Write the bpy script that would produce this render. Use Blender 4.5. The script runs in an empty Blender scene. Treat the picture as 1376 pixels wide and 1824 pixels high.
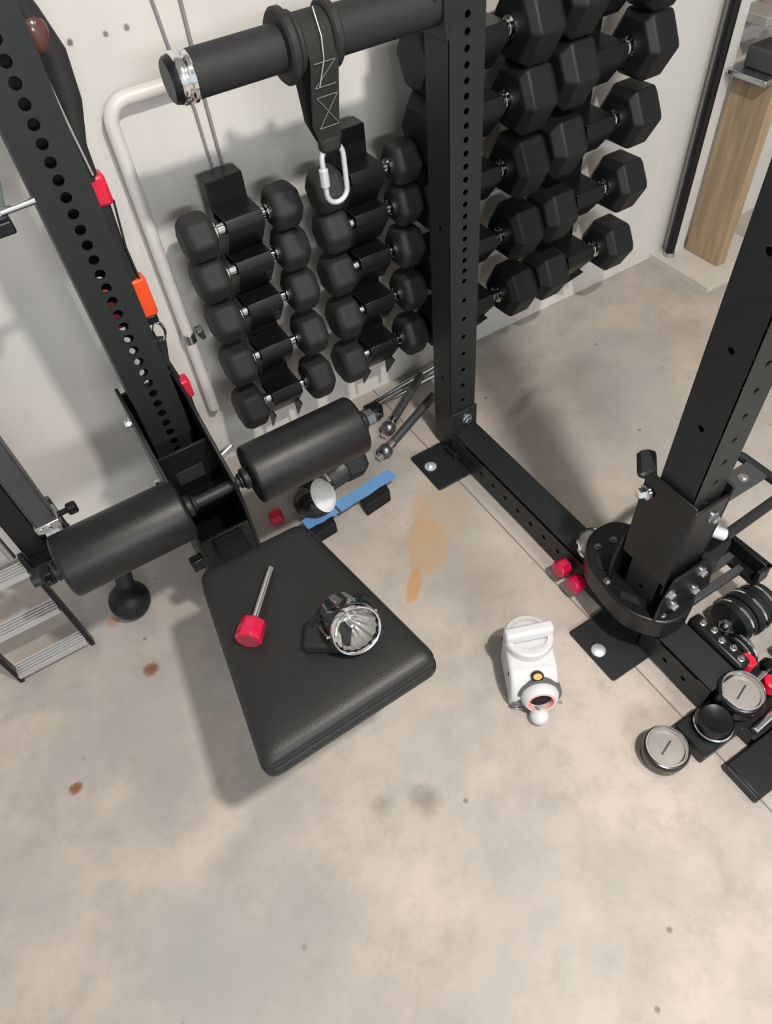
import bpy, math, random
from mathutils import Vector, Matrix
random.seed(7)
S = bpy.context.scene
COL = S.collection
PI = math.pi

# ---------------------------------------------------------------- camera
cd = bpy.data.cameras.new('camera'); cam = bpy.data.objects.new('camera', cd); COL.objects.link(cam)
cd.sensor_fit = 'VERTICAL'; cd.sensor_height = 24.0; cd.lens = 24.0 * 1256.53 / 1824.0
cd.clip_start = 0.02; cd.clip_end = 50
r0 = (0.84705981, -0.52604418, -0.07594211); r1 = (0.45374796, 0.64132374, 0.61872178); r2 = (-0.27677151, -0.55855293, 0.78193104)
cam.matrix_world = Matrix(((r0[0], r1[0], r2[0], -0.77733707), (r0[1], r1[1], r2[1], -1.11414483),
                           (r0[2], r1[2], r2[2], 1.46046299), (0, 0, 0, 1)))
S.camera = cam
# ---------------------------------------------------------------- light
w = bpy.data.worlds.new('world'); S.world = w; w.use_nodes = True
w.node_tree.nodes['Background'].inputs[0].default_value = (0.90, 0.96, 1.0, 1)
w.node_tree.nodes['Background'].inputs[1].default_value = 0.98
def area(name, loc, sx, sy, power, col, rot=(0, 0, 0)):
    l = bpy.data.lights.new(name, 'AREA'); l.shape = 'RECTANGLE'; l.size = sx; l.size_y = sy; l.energy = power; l.color = col
    o = bpy.data.objects.new(name, l); COL.objects.link(o); o.location = loc; o.rotation_euler = rot; return o
area('ceiling_lamp', (-0.22, -1.50, 2.55), 0.11, 0.11, 72, (1.0, 0.94, 0.87))
area('ceiling_lamp_right', (0.62, -1.50, 2.55), 0.3, 0.2, 14, (1.0, 0.94, 0.87))
area('wall_fill_front', (-0.9, -3.9, 2.2), 1.2, 0.3, 62, (0.96, 0.98, 1.0), (math.radians(68), 0, math.radians(-12)))  # added fill light to brighten the back wall and rollers
S.view_settings.view_transform = 'Standard'; S.view_settings.look = 'None'
S.view_settings.exposure = -0.20; S.view_settings.gamma = 1.0; S.view_settings.use_curve_mapping = False
S.cycles.max_bounces = 6; S.cycles.diffuse_bounces = 3; S.cycles.glossy_bounces = 4; S.cycles.transmission_bounces = 6
S.cycles.caustics_reflective = False; S.cycles.caustics_refractive = False

# ---------------------------------------------------------------- materials
def mat(name, col, rough=0.5, metal=0.0, var=0.12, vscale=30, bump=0.0, bscale=300, spec=0.5, rvar=0.1, coat=0.0):
    m = bpy.data.materials.new(name); m.use_nodes = True; nt = m.node_tree; N = nt.nodes; L = nt.links
    b = N['Principled BSDF']; b.inputs['Metallic'].default_value = metal
    b.inputs['Specular IOR Level'].default_value = spec; b.inputs['Coat Weight'].default_value = coat
    tc = N.new('ShaderNodeTexCoord'); n = N.new('ShaderNodeTexNoise'); n.inputs['Scale'].default_value = vscale; n.inputs['Detail'].default_value = 4
    L.new(tc.outputs['Object'], n.inputs['Vector'])
    mr = N.new('ShaderNodeMapRange'); mr.inputs['To Min'].default_value = 1 - var; mr.inputs['To Max'].default_value = 1 + var
    L.new(n.outputs['Fac'], mr.inputs['Value'])
    mx = N.new('ShaderNodeVectorMath'); mx.operation = 'SCALE'; mx.inputs[0].default_value = col[:3]
    L.new(mr.outputs['Result'], mx.inputs['Scale']); L.new(mx.outputs[0], b.inputs['Base Color'])
    m2 = N.new('ShaderNodeMapRange'); m2.inputs['To Min'].default_value = max(0.02, rough - rvar * rough); m2.inputs['To Max'].default_value = min(1, rough + rvar * rough)
    L.new(n.outputs['Fac'], m2.inputs['Value']); L.new(m2.outputs['Result'], b.inputs['Roughness'])
    if bump:
        n2 = N.new('ShaderNodeTexNoise'); n2.inputs['Scale'].default_value = bscale; n2.inputs['Detail'].default_value = 2
        L.new(tc.outputs['Object'], n2.inputs['Vector']); bp = N.new('ShaderNodeBump'); bp.inputs['Strength'].default_value = bump; bp.inputs['Distance'].default_value = 0.001
        L.new(n2.outputs['Fac'], bp.inputs['Height']); L.new(bp.outputs[0], b.inputs['Normal'])
    return m
M = dict(
    steel=mat('black_powder_coated_steel', (.015, .0175, .0185), .45, 0, .15, 60, .25, 700, spec=.35),
    steel2=mat('satin_black_steel', (.007, .0075, .0085), .36, 0, .15, 60, .1, 500, spec=.35),
    rubber=mat('black_rubber', (.020, .0205, .021), .62, 0, .2, 40, .3, 600, spec=.35),
    rubber2=mat('black_urethane', (.009, .0115, .0115), .5, 0, .15, 40, .1, 500, spec=.3),
    foam=mat('black_foam_grip', (.009, .0095, .0095), .42, 0, .15, 40, .25, 500, spec=.4),
    vinyl=mat('black_vinyl', (.014, .014, .014), .46, 0, .1, 25, .35, 420, spec=.4),
    board=mat('black_backing_board', (.009, .009, .009), .7, spec=.3),
    chrome=mat('chrome', (.80, .81, .83), .12, 1.0, .05, 20),
    satin=mat('brushed_metal', (.55, .56, .57), .32, 1.0, .1, 50),
    dsteel=mat('dark_steel', (.20, .20, .21), .35, .9, .15, 50),
    zinc=mat('galvanised_metal', (.74, .80, .86), .42, .6, .12, 40),
    red=mat('red_anodised', (.58, .005, .05), .28, .15, .1, 30, coat=.4),
    redp=mat('red_plastic', (.66, .01, .04), .38, 0, .1),
    orange=mat('orange_plastic', (.85, .075, .015), .4, 0, .15),
    white=mat('white_plastic', (.60, .60, .61), .36, 0, .03),
    pvc=mat('white_pvc_pipe', (.68, .645, .62), .4, 0, .06),
    grey=mat('grey_plastic', (.10, .105, .11), .4),
    lgrey=mat('grey_steel', (.075, .078, .08), .4, .4),
    blue=mat('blue_tape', (.13, .31, .60), .62, 0, .12, 60, .3, 200),
    alu=mat('aluminium', (.62, .62, .63), .34, .7, .08, 60),
    web=mat('black_webbing', (.012, .014, .012), .75, 0, .25, 200, .6, 900),
    thread=mat('grey_thread', (.13, .14, .13), .7),
    band_glint=mat('glint_brown', (.10, .045, .038), .18, 0, .2),  # brown of a reflection, painted as its own material
    amber=mat('orange_button', (.9, .30, .04), .4),
    pink=mat('pink_plastic', (.75, .35, .32), .4),
    wire=mat('grey_cable', (.26, .25, .25), .6),
    twine=mat('steel_cable', (.62, .60, .56), .4, .5),
    brass=mat('brownish_board', (.42, .27, .20), .7),
    dark=mat('shade_and_dark_parts', (.006, .006, .006), .8),  # shade painted into holes and beside the seat lamp; also plain dark parts
    smoke=mat('smoked_panel', (.10, .12, .12), .3),
)
def glass():
    m = bpy.data.materials.new('clear_lens'); m.use_nodes = True; nt = m.node_tree; N = nt.nodes; L = nt.links
    t = N.new('ShaderNodeBsdfTransparent'); t.inputs[0].default_value = (.97, .98, .98, 1); g = N.new('ShaderNodeBsdfGlossy'); g.inputs['Roughness'].default_value = .05
    f = N.new('ShaderNodeFresnel'); f.inputs[0].default_value = 1.45; x = N.new('ShaderNodeMixShader')
    L.new(f.outputs[0], x.inputs[0]); L.new(t.outputs[0], x.inputs[1]); L.new(g.outputs[0], x.inputs[2]); L.new(x.outputs[0], N['Material Output'].inputs[0]); return m
M['glass'] = glass()

def concrete(name, base, dark, spots, lines=(), streak=False, pits=True):
    m = bpy.data.materials.new(name); m.use_nodes = True; nt = m.node_tree; N = nt.nodes; L = nt.links
    b = N['Principled BSDF']; b.inputs['Roughness'].default_value = .62; b.inputs['Specular IOR Level'].default_value = .35
    tc = N.new('ShaderNodeTexCoord'); P = tc.outputs['Object']
    def noise(s, d=5, ro=.6, vec=None):
        n = N.new('ShaderNodeTexNoise'); n.inputs['Scale'].default_value = s; n.inputs['Detail'].default_value = d; n.inputs['Roughness'].default_value = ro
        L.new(vec or P, n.inputs['Vector']); return n.outputs['Fac']
    def ramp(src, a, c):
        r = N.new('ShaderNodeMapRange'); r.interpolation_type = 'SMOOTHSTEP'; r.inputs['From Min'].default_value = a; r.inputs['From Max'].default_value = c
        L.new(src, r.inputs['Value']); return r.outputs['Result']
    def mix(fac, a, c):
        x = N.new('ShaderNodeMix'); x.data_type = 'RGBA'
        if hasattr(fac, 'links'): L.new(fac, x.inputs['Factor'])
        else: x.inputs['Factor'].default_value = fac
        for s, v in (('A', a), ('B', c)):
            s = [i for i in x.inputs if i.name == s and i.type == 'RGBA'][0]
            if hasattr(v, 'links'): L.new(v, s)
            else: s.default_value = (*v, 1)
        return [o for o in x.outputs if o.type == 'RGBA'][0]
    def mul(a, k):
        x = N.new('ShaderNodeMath'); x.operation = 'MULTIPLY'; L.new(a, x.inputs[0])
        if hasattr(k, 'links'): L.new(k, x.inputs[1])
        else: x.inputs[1].default_value = k
        return x.outputs[0]
    if streak:
        mp = N.new('ShaderNodeMapping'); mp.inputs['Scale'].default_value = (1, 1, .12); L.new(P, mp.inputs['Vector'])
        c = mix(mul(ramp(noise(6, 3, .5, mp.outputs[0]), .35, .75), .55), base, dark)
        c = mix(mul(ramp(noise(2.2, 4), .4, .8), .5), c, dark)
    else:
        c = mix(mul(ramp(noise(3.1, 6, .62), .38, .72), .85), base, dark)
        c = mix(mul(ramp(noise(9, 6, .65), .5, .8), .5), c, (dark[0] * .8, dark[1] * .82, dark[2] * .86))
        c = mix(mul(ramp(noise(1.7, 3, .5), .52, .75), .35), c, (base[0] * 1.08, base[1] * 1.0, base[2] * .88))
        c = mix(mul(ramp(noise(26, 6, .7), .55, .8), .30), c, (base[0] * .6, base[1] * .58, base[2] * .56))
        c = mix(mul(ramp(noise(14, 8, .75), .46, .68), .52), c, (base[0] * .66, base[1] * .68, base[2] * .70))
        c = mix(mul(ramp(noise(40, 5, .7), .58, .74), .30), c, (base[0] * 1.22, base[1] * 1.24, base[2] * 1.26))
        c = mix(mul(ramp(noise(2.4, 5, .6), .42, .62), .55), c, (.335, .33, .315))
    if pits:
        v = N.new('ShaderNodeTexVoronoi'); v.inputs['Scale'].default_value = 9; L.new(P, v.inputs['Vector'])
        inv = N.new('ShaderNodeMapRange'); inv.inputs['From Min'].default_value = .06; inv.inputs['From Max'].default_value = .03; L.new(v.outputs['Distance'], inv.inputs['Value'])
        sc = N.new('ShaderNodeSeparateColor'); L.new(v.outputs['Color'], sc.inputs[0])
        c = mix(mul(mul(inv.outputs[0], ramp(sc.outputs[0], .25, .3)), .7), c, (.14, .12, .10))
    for (x, y, z, rx, ry, ang, colr, st, hard) in spots:
        mp = N.new('ShaderNodeMapping'); mp.vector_type = 'TEXTURE'
        mp.inputs['Location'].default_value = (x, y, z); mp.inputs['Rotation'].default_value = (0, 0, ang); mp.inputs['Scale'].default_value = (rx, ry, max(rx, ry))
        L.new(P, mp.inputs['Vector'])
        nn = N.new('ShaderNodeTexNoise'); nn.inputs['Scale'].default_value = 1.6; nn.inputs['Detail'].default_value = 4; L.new(mp.outputs[0], nn.inputs['Vector'])
        vm = N.new('ShaderNodeVectorMath'); vm.operation = 'MULTIPLY_ADD'; L.new(nn.outputs['Color'], vm.inputs[0]); vm.inputs[1].default_value = (.9, .9, .9); L.new(mp.outputs[0], vm.inputs[2])
        v2 = N.new('ShaderNodeVectorMath'); v2.operation = 'SUBTRACT'; L.new(vm.outputs[0], v2.inputs[0]); v2.inputs[1].default_value = (.45, .45, .45)
        ln = N.new('ShaderNodeVectorMath'); ln.operation = 'LENGTH'; L.new(v2.outputs[0], ln.inputs[0])
        rr = N.new('ShaderNodeMapRange'); rr.interpolation_type = 'SMOOTHSTEP'; rr.inputs['From Min'].default_value = 1.0; rr.inputs['From Max'].default_value = hard
        L.new(ln.outputs['Value'], rr.inputs['Value']); c = mix(mul(rr.outputs[0], st), c, colr)
    for (px, py, dx, dy, wd) in lines:   # thin sawn joints in the slab
        d = N.new('ShaderNodeVectorMath'); d.operation = 'DOT_PRODUCT'; s = N.new('ShaderNodeVectorMath'); s.operation = 'SUBTRACT'
        L.new(P, s.inputs[0]); s.inputs[1].default_value = (px, py, 0); L.new(s.outputs[0], d.inputs[0]); d.inputs[1].default_value = (-dy, dx, 0)
        a = N.new('ShaderNodeMath'); a.operation = 'ABSOLUTE'; L.new(d.outputs['Value'], a.inputs[0])
        rr = N.new('ShaderNodeMapRange'); rr.inputs['From Min'].default_value = wd; rr.inputs['From Max'].default_value = wd * .4; L.new(a.outputs[0], rr.inputs['Value'])
        c = mix(mul(rr.outputs[0], .75), c, (.10, .09, .085))
    L.new(c, b.inputs['Base Color'])
    bp = N.new('ShaderNodeBump'); bp.inputs['Strength'].default_value = .35; bp.inputs['Distance'].default_value = .004
    L.new(noise(18, 8, .7), bp.inputs['Height']); L.new(bp.outputs[0], b.inputs['Normal'])
    return m
OR = (.50, .31, .15); RU = (.20, .065, .03); GR = (.20, .175, .16)
M['floor'] = concrete('concrete_floor', (.50, .440, .385), (.31, .29, .27), [
    (-.228, -.222, 0, .066, .095, -.6, OR, .62, .75), (-.185, -.135, 0, .034, .085, -.45, OR, .5, .6), (-.325, -.305, 0, .022, .06, -.75, (.52, .27, .11), .85, .6),
    (-.11, -.15, 0, .08, .13, -.35, (.44, .34, .20), .4, .5),
    (-.951, -.15, 0, .026, .022, 0, RU, .95, .35), (-.975, .03, 0, .04, .02, .3, (.36, .15, .07), .7, .2),
    (-.58, -.739, 0, .045, .045, 0, GR, .75, .1), (-.66, -.70, 0, .04, .03, 0, GR, .5, .1), (-1.08, -.72, 0, .14, .20, .3, (.33, .325, .31), .75, .1), (-1.12, -.25, 0, .16, .12, .3, (.34, .325, .31), .65, .1), (-.36, -1.05, 0, .10, .07, .2, (.40, .37, .33), .45, .1),
    (-1.18, -.32, 0, .02, .016, 0, RU, .9, .4), (.28, .04, 0, .12, .03, .4, GR, .6, .1), (.50, .05, 0, .16, .10, .2, (.26, .23, .20), .6, .1),
    (.85, .02, 0, .22, .10, -.2, (.32, .28, .25), .45, .1), (-1.02, -.45, 0, .16, .12, .4, (.33, .31, .30), .7, .1), (-.98, -.30, 0, .10, .20, .1, (.38, .35, .33), .6, .1), (-.15, -.35, 0, .10, .16, .7, (.40, .35, .31), .5, .1), (-.62, -1.02, 0, .22, .1, .5, (.38, .355, .33), .5, .1),
    (-1.0, -.9, 0, .30, .14, .9, (.33, .32, .30), .6, .1), (-.95, -.62, 0, .1, .05, .2, (.30, .28, .27), .6, .1)],
    lines=[(-.041, -1.0, 0, 1, .0028)])
M['wall'] = concrete('painted_concrete_wall', (.68, .65, .61), (.52, .54, .525), [
    (-.537, .36, 1.055, .008, .008, 0, (.12, .10, .09), .9, .3), (-.474, .36, 1.053, .007, .007, 0, (.12, .10, .09), .8, .3), (-.435, .36, 1.054, .008, .008, 0, (.12, .10, .09), .8, .3)],
    streak=True, pits=False)
def wood():
    m = bpy.data.materials.new('pine_timber'); m.use_nodes = True; nt = m.node_tree; N = nt.nodes; L = nt.links; b = N['Principled BSDF']
    b.inputs['Roughness'].default_value = .65; tc = N.new('ShaderNodeTexCoord')
    mp = N.new('ShaderNodeMapping'); mp.inputs['Scale'].default_value = (14, 14, 1.2); L.new(tc.outputs['Object'], mp.inputs['Vector'])
    n = N.new('ShaderNodeTexNoise'); n.inputs['Scale'].default_value = 3; n.inputs['Detail'].default_value = 6; n.inputs['Distortion'].default_value = .8; L.new(mp.outputs[0], n.inputs['Vector'])
    r = N.new('ShaderNodeValToRGB'); r.color_ramp.elements[0].position = .3; r.color_ramp.elements[1].position = .75
    r.color_ramp.elements[0].color = (.28, .20, .12, 1); r.color_ramp.elements[1].color = (.46, .34, .21, 1)
    L.new(n.outputs['Fac'], r.inputs[0])
    v = N.new('ShaderNodeTexVoronoi'); v.inputs['Scale'].default_value = 5.5; L.new(tc.outputs['Object'], v.inputs['Vector'])
    k = N.new('ShaderNodeMapRange'); k.inputs['From Min'].default_value = .10; k.inputs['From Max'].default_value = .04; L.new(v.outputs['Distance'], k.inputs['Value'])
    x = N.new('ShaderNodeMix'); x.data_type = 'RGBA'; L.new(k.outputs[0], x.inputs['Factor']); L.new(r.outputs[0], x.inputs[6]); x.inputs[7].default_value = (.14, .075, .035, 1)
    L.new(x.outputs[2], b.inputs['Base Color']); return m
M['wood'] = wood()

# ---------------------------------------------------------------- mesh helpers (all in world coordinates)
def frame(axis):
    z = Vector(axis).normalized(); t = Vector((0, 0, 1)) if abs(z.z) < .9 else Vector((1, 0, 0))
    x = t.cross(z).normalized(); y = z.cross(x); return x, y, z
class MB:
    def __init__(s): s.v = []; s.f = []
    def add(s, vs, fs):
        o = len(s.v); s.v += [Vector(v) for v in vs]; s.f += [tuple(i + o for i in f) for f in fs]; return s
    def box(s, x0, x1, y0, y1, z0, z1, T=None):
        vs = [Vector((x, y, z)) for z in (z0, z1) for x, y in ((x0, y0), (x1, y0), (x1, y1), (x0, y1))]
        if T: vs = [T @ v for v in vs]
        return s.add(vs, [(3, 2, 1, 0), (4, 5, 6, 7), (0, 1, 5, 4), (1, 2, 6, 5), (2, 3, 7, 6), (3, 0, 4, 7)])
    def lathe(s, prof, o, axis, seg=24, up=None, sx=1, rot=0, caps=True, flute=0):
        """prof: (radius, distance along axis)"""
        X, Y, Z = frame(axis)
        if up is not None:
            Y = Vector(up); Y = (Y - Y.dot(Z) * Z).normalized(); X = Y.cross(Z)
        o = Vector(o); vs = []; fs = []
        for r, d in prof:
            for k in range(seg):
                a = 2 * PI * k / seg + rot; q = r * (1 - flute * (k % 2)); vs.append(o + Z * d + X * (q * math.cos(a) * sx) + Y * (q * math.sin(a)))
        for i in range(len(prof) - 1):
            for k in range(seg):
                a, b2 = i * seg + k, i * seg + (k + 1) % seg; fs.append((a, b2, b2 + seg, a + seg))
        if caps and prof[0][0] > 1e-6: fs.append(tuple(range(seg))[::-1])
        if caps and prof[-1][0] > 1e-6: fs.append(tuple(range((len(prof) - 1) * seg, len(prof) * seg)))
        return s.add(vs, fs)
    def cyl(s, p0, p1, r, r2=None, seg=20, bev=0.0, rot=0):
        p0 = Vector(p0); p1 = Vector(p1); L = (p1 - p0).length; r2 = r if r2 is None else r2
        pr = [(r - bev, 0), (r, bev), (r2, L - bev), (r2 - bev, L)] if bev else [(r, 0), (r2, L)]
        return s.lathe(pr, p0, p1 - p0, seg, rot=rot)
    def sphere(s, c, r, seg=20, n=12, sz=1.0, axis=(0, 0, 1)):
        pr = [(max(r * math.sin(PI * i / n), 1e-5), -r * sz * math.cos(PI * i / n)) for i in range(n + 1)]
        return s.lathe(pr, c, axis, seg)
    def tube(s, pts, r, seg=10, closed=False):
        P = [Vector(p) for p in pts]; n = len(P); vs = []; fs = []; X = None
        for i, p in enumerate(P):
            a = P[(i - 1) % n] if (closed or i) else P[i]; b = P[(i + 1) % n] if (closed or i < n - 1) else P[i]
            t = (b - a).normalized()
            if X is None: X = frame(t)[0]
            X = (X - X.dot(t) * t).normalized(); Y = t.cross(X)
            for k in range(seg):
                q = 2 * PI * k / seg; vs.append(p + X * (r * math.cos(q)) + Y * (r * math.sin(q)))
        m = n if closed else n - 1
        for i in range(m):
            for k in range(seg):
                a, b = i * seg + k, i * seg + (k + 1) % seg; c = ((i + 1) % n) * seg
                fs.append((a, b, c + (k + 1) % seg, c + k))
        if not closed: fs += [tuple(range(seg))[::-1], tuple(range((n - 1) * seg, n * seg))]
        return s.add(vs, fs)
    def prism(s, pts, off):
        """planar outline pts (3D) extruded by the vector off"""
        n = len(pts); P = [Vector(p) for p in pts]; o = Vector(off)
        return s.add(P + [p + o for p in P], [tuple(range(n))[::-1], tuple(range(n, 2 * n))] + [(i, (i + 1) % n, n + (i + 1) % n, n + i) for i in range(n)])
    def plate(s, x, z, U, Vv, o, holes, r, t, seg=14, w=None):
        """perforated plate: width x along U, height z along Vv, thickness t along -N, round holes (u,v)"""
        o = Vector(o); U = Vector(U); Vv = Vector(Vv); Nn = U.cross(Vv); holes = sorted(holes, key=lambda h: h[1])
        cuts = [0.0]
        for a, b in zip(holes, holes[1:]): cuts.append((a[1] + b[1]) / 2)
        hw = min(0.02, (cuts[1] if len(cuts) > 1 else .02))
        def quad(u0, u1, v0, v1):
            if v1 - v0 < 1e-6 or u1 - u0 < 1e-6: return
            q = [o + U * a + Vv * b for a, b in ((u0, v0), (u1, v0), (u1, v1), (u0, v1))]
            s.add(q + [p - Nn * t for p in q], [(0, 1, 2, 3), (7, 6, 5, 4), (0, 4, 5, 1), (2, 6, 7, 3), (1, 5, 6, 2), (3, 7, 4, 0)])
        cur = 0.0
        for i, (hu, hv) in enumerate(holes):
            g = 1e9
            if i: g = min(g, (hv - holes[i - 1][1]) / 2)
            if i < len(holes) - 1: g = min(g, (holes[i + 1][1] - hv) / 2)
            g = min(g, hv, z - hv, .025); v0, v1 = hv - g, hv + g
            quad(0, x, cur, v0); cur = v1
            ring = []; out = []
            for k in range(seg):
                a = 2 * PI * k / seg; c_, s_ = math.cos(a), math.sin(a)
                ring.append((hu + r * c_, hv + r * s_))
                k1 = (x - hu) / c_ if c_ > 1e-6 else (-hu / c_ if c_ < -1e-6 else 1e9)
                k2 = g / abs(s_) if abs(s_) > 1e-6 else 1e9
                kk = min(k1, k2); out.append([hu + kk * c_, hv + kk * s_])
            corners = [(x, v1), (0, v1), (0, v0), (x, v0)]
            for cx, cz in corners:
                j = min(range(seg), key=lambda q: (out[q][0] - cx) ** 2 + (out[q][1] - cz) ** 2); out[j] = [cx, cz]
            A = [o + U * a + Vv * b for a, b in ring]; B = [o + U * a + Vv * b for a, b in out]
            vs = A + B + [p - Nn * t for p in A] + [p - Nn * t for p in B]; fs = []
            for k in range(seg):
                l = (k + 1) % seg
                fs += [(seg + k, seg + l, l, k), (2 * seg + k, 2 * seg + l, 3 * seg + l, 3 * seg + k), (k, l, 2 * seg + l, 2 * seg + k)]
            s.add(vs, fs)
        quad(0, x, cur, z); return s
    def pillow(s, outline, prof):
        """outline: CCW (x,y); prof: (inset, z) from bottom to top"""
        n = len(outline); P = [Vector((*p, 0)) for p in outline]; nor = []
        for i in range(n):
            a = (P[i] - P[i - 1]).normalized(); b = (P[(i + 1) % n] - P[i]).normalized()
            na = Vector((-a.y, a.x, 0)); nb = Vector((-b.y, b.x, 0)); m = (na + nb).normalized(); nor.append(m / max(.5, m.dot(na)))
        vs = []; fs = []
        cen = sum(P, Vector()) / n
        for ins, z in prof:
            for i in range(n):
                q = P[i] + nor[i] * min(ins, .005)
                if ins > .005: q = q + (cen - q) * ((ins - .005) / .15)
                vs.append((q.x, q.y, z))
        for j in range(len(prof) - 1):
            for i in range(n):
                k = (i + 1) % n; fs.append((j * n + i, j * n + k, (j + 1) * n + k, (j + 1) * n + i))
        fs.append(tuple(range(n))[::-1]); fs.append(tuple(range((len(prof) - 1) * n, len(prof) * n)))
        return s.add(vs, fs)
WP = {}      # world position of every object origin
def empty(name, loc, label, cat, group=None):
    o = bpy.data.objects.new(name, None); COL.objects.link(o); o.location = loc; o.empty_display_size = .05
    o['label'] = label; o['category'] = cat
    if group: o['group'] = group
    WP[o] = Vector(loc); return o
def build(mb, name, m, parent=None, bevel=0.0, angle=38, label=None, seg=2):
    me = bpy.data.meshes.new(name); vs = mb.v
    lo = Vector([min(v[i] for v in vs) for i in range(3)]); hi = Vector([max(v[i] for v in vs) for i in range(3)]); c = (lo + hi) / 2
    me.from_pydata([tuple(v - c) for v in vs], [], mb.f); me.update()
    me.materials.append(M[m] if isinstance(m, str) else m)
    import bmesh
    bm = bmesh.new(); bm.from_mesh(me); bmesh.ops.remove_doubles(bm, verts=bm.verts, dist=1e-5)
    bmesh.ops.recalc_face_normals(bm, faces=bm.faces)
    for f in bm.faces: f.smooth = True
    for e in bm.edges:
        if len(e.link_faces) != 2 or e.calc_face_angle(0) > math.radians(angle): e.smooth = False
    bm.to_mesh(me); bm.free()
    o = bpy.data.objects.new(name, me); COL.objects.link(o)
    WP[o] = c
    if parent: o.parent = parent; o.location = c - WP[parent]
    else: o.location = c
    if bevel:
        b = o.modifiers.new('bevel', 'BEVEL'); b.width = bevel; b.segments = seg; b.limit_method = 'ANGLE'; b.angle_limit = math.radians(40)
    if label: o['label'] = label
    return o
def tag(o, label, cat, group=None):
    o['label'] = label; o['category'] = cat
    if group: o['group'] = group
    return o
def struct(mb, name, m):
    o = build(mb, name, m); o['kind'] = 'structure'; return o
def dup(src, loc, label=None, group=None):
    r = src.copy(); COL.objects.link(r); r.location = loc
    if label: r['label'] = label
    if group: r['group'] = group
    for ch in [c for c in bpy.data.objects if c.parent == src]:
        c = ch.copy(); COL.objects.link(c); c.parent = r
    return r
def bolt(p, axis, r, h, parent, name='bolt', m='chrome'):
    """hex head on a washer"""
    b = MB(); b.lathe([(r * 1.35, 0), (r * 1.35, h * .25), (r * 1.2, h * .3)], p, axis, 18)
    a = Vector(p) + Vector(axis).normalized() * h * .3
    b.lathe([(r, 0), (r, h * .55), (r * .8, h * .7)], a, axis, 6); return build(b, name, m, parent)
def roundpoly(pts, r, n=5):
    out = []; k = len(pts)
    for i in range(k):
        p = Vector(pts[i]); a = Vector(pts[i - 1]) - p; b = Vector(pts[(i + 1) % k]) - p; ua, ub = a.normalized(), b.normalized()
        d = min(r, a.length * .45, b.length * .45)
        for j in range(n + 1):
            t = j / n; q = (p + ua * d) * (1 - t) ** 2 + p * 2 * t * (1 - t) + (p + ub * d) * t * t; out.append(tuple(q))
    return out

# ================================================================ the room
b = MB(); b.box(-4, 3, -4.5, .5, -.12, 0); fl = struct(b, 'floor', 'floor')
b = MB(); b.box(-4, 3, .36, .5, 0, 2.6); wl = struct(b, 'wall_back', 'wall')
for o in (fl, wl):      # keep material coordinates equal to world coordinates
    for v in o.data.vertices: v.co = v.co + o.location
    o.location = (0, 0, 0)
b = MB(); b.box(3, 3.1, -4.5, .5, 0, 2.6); struct(b, 'wall_right', mat('painted_side_wall', (.52, .50, .46), .7))
b = MB(); b.box(-4, 3.1, -4.5, .5, 2.6, 2.7); struct(b, 'ceiling', mat('painted_ceiling', (.55, .54, .52), .8))
b = MB(); b.box(1.165, 1.212, .315, .36, 0, 2.2); struct(b, 'trim_1', mat('white_painted_trim', (.62, .61, .58), .5))
b = MB(); b.box(1.10, 1.42, .10, .36, 0, .018); struct(b, 'trim_2', mat('painted_sill', (.58, .54, .49), .6))

# white pipe with elbow on the wall
t = empty('drain_pipe', (-.53, .33, .23), 'white plastic pipe with a top elbow on the wall left of the small dumbbells', 'pipe')
pts = [(-.522, .335, .215), (-.522, .335, .5), (-.522, .335, .92)]
for k in range(1, 7):
    a = PI / 2 * k / 6; pts.append((-.522 + .04 * (1 - math.cos(a)), .335, .92 + .04 * math.sin(a)))
pts += [(-.30, .335, .96), (.02, .335, .96)]
b = MB(); b.tube(pts, .0138, 16); build(b, 'pipe', 'pvc', t)
b = MB(); b.lathe([(.0165, 0), (.0165, .026)], (-.522, .335, .43), (0, 0, 1), 20); b.box(-.500, -.486, .325, .345, .436, .452); c = build(b, 'pipe_clamp', 'satin', t, .001)
b = MB(); b.cyl((-.493, .324, .444), (-.493, .310, .444), .007, seg=6); build(b, 'clamp_screw', 'dsteel', c)

t1 = MB(); t1.tube([(-.385, .355, 1.6), (-.379, .355, 1.08), (-.372, .356, 1.0), (-.356, .356, .90), (-.351, .356, .74), (-.350, .356, .10)], .003, 8)
tag(build(t1, 'wall_cable', 'wire'), 'thin grey cable down the wall, left one of the pair above the small dumbbells', 'cable')
t1 = MB(); t1.tube([(-.329, .355, 1.6), (-.329, .355, 1.08), (-.331, .356, .91), (-.329, .356, .74), (-.330, .356, .10)], .0035, 8)
tag(build(t1, 'wall_cable', 'wire'), 'thin grey cable down the wall, right one of the pair above the small dumbbells', 'cable')

# far right: black pole, timber post, clutter on it
t = empty('wall_pole', (1.145, .315, 0), 'thin black vertical pole standing in a round floor flange beside the timber post', 'pole')
b = MB(); b.cyl((1.145, .315, .012), (1.145, .315, 2.0), .0155, seg=16); build(b, 'pole', 'steel2', t)
b = MB(); b.lathe([(.032, 0), (.032, .008), (.02, .014), (.018, .03)], (1.145, .315, .002), (0, 0, 1), 24); build(b, 'floor_flange', 'satin', t)
b = MB(); b.box(1.213, 1.252, .165, .307, .018, .585)
tag(build(b, 'timber_post', 'wood', bevel=.003), 'upright knotty pine timber board standing on its end by the wall at the right', 'timber')
t = empty('bench_vise', (1.232, .235, .585), 'dull grey metal clamp lying on top of the upright pine timber', 'clamp')
b = MB(); b.box(1.17, 1.40, .17, .30, .585, .600); build(b, 'base_plate', 'satin', t, .003)
b = MB(); b.box(1.21, 1.30, .185, .285, .600, .655); b.box(1.315, 1.345, .185, .285, .600, .665); build(b, 'jaw', 'lgrey', t, .006)
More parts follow.
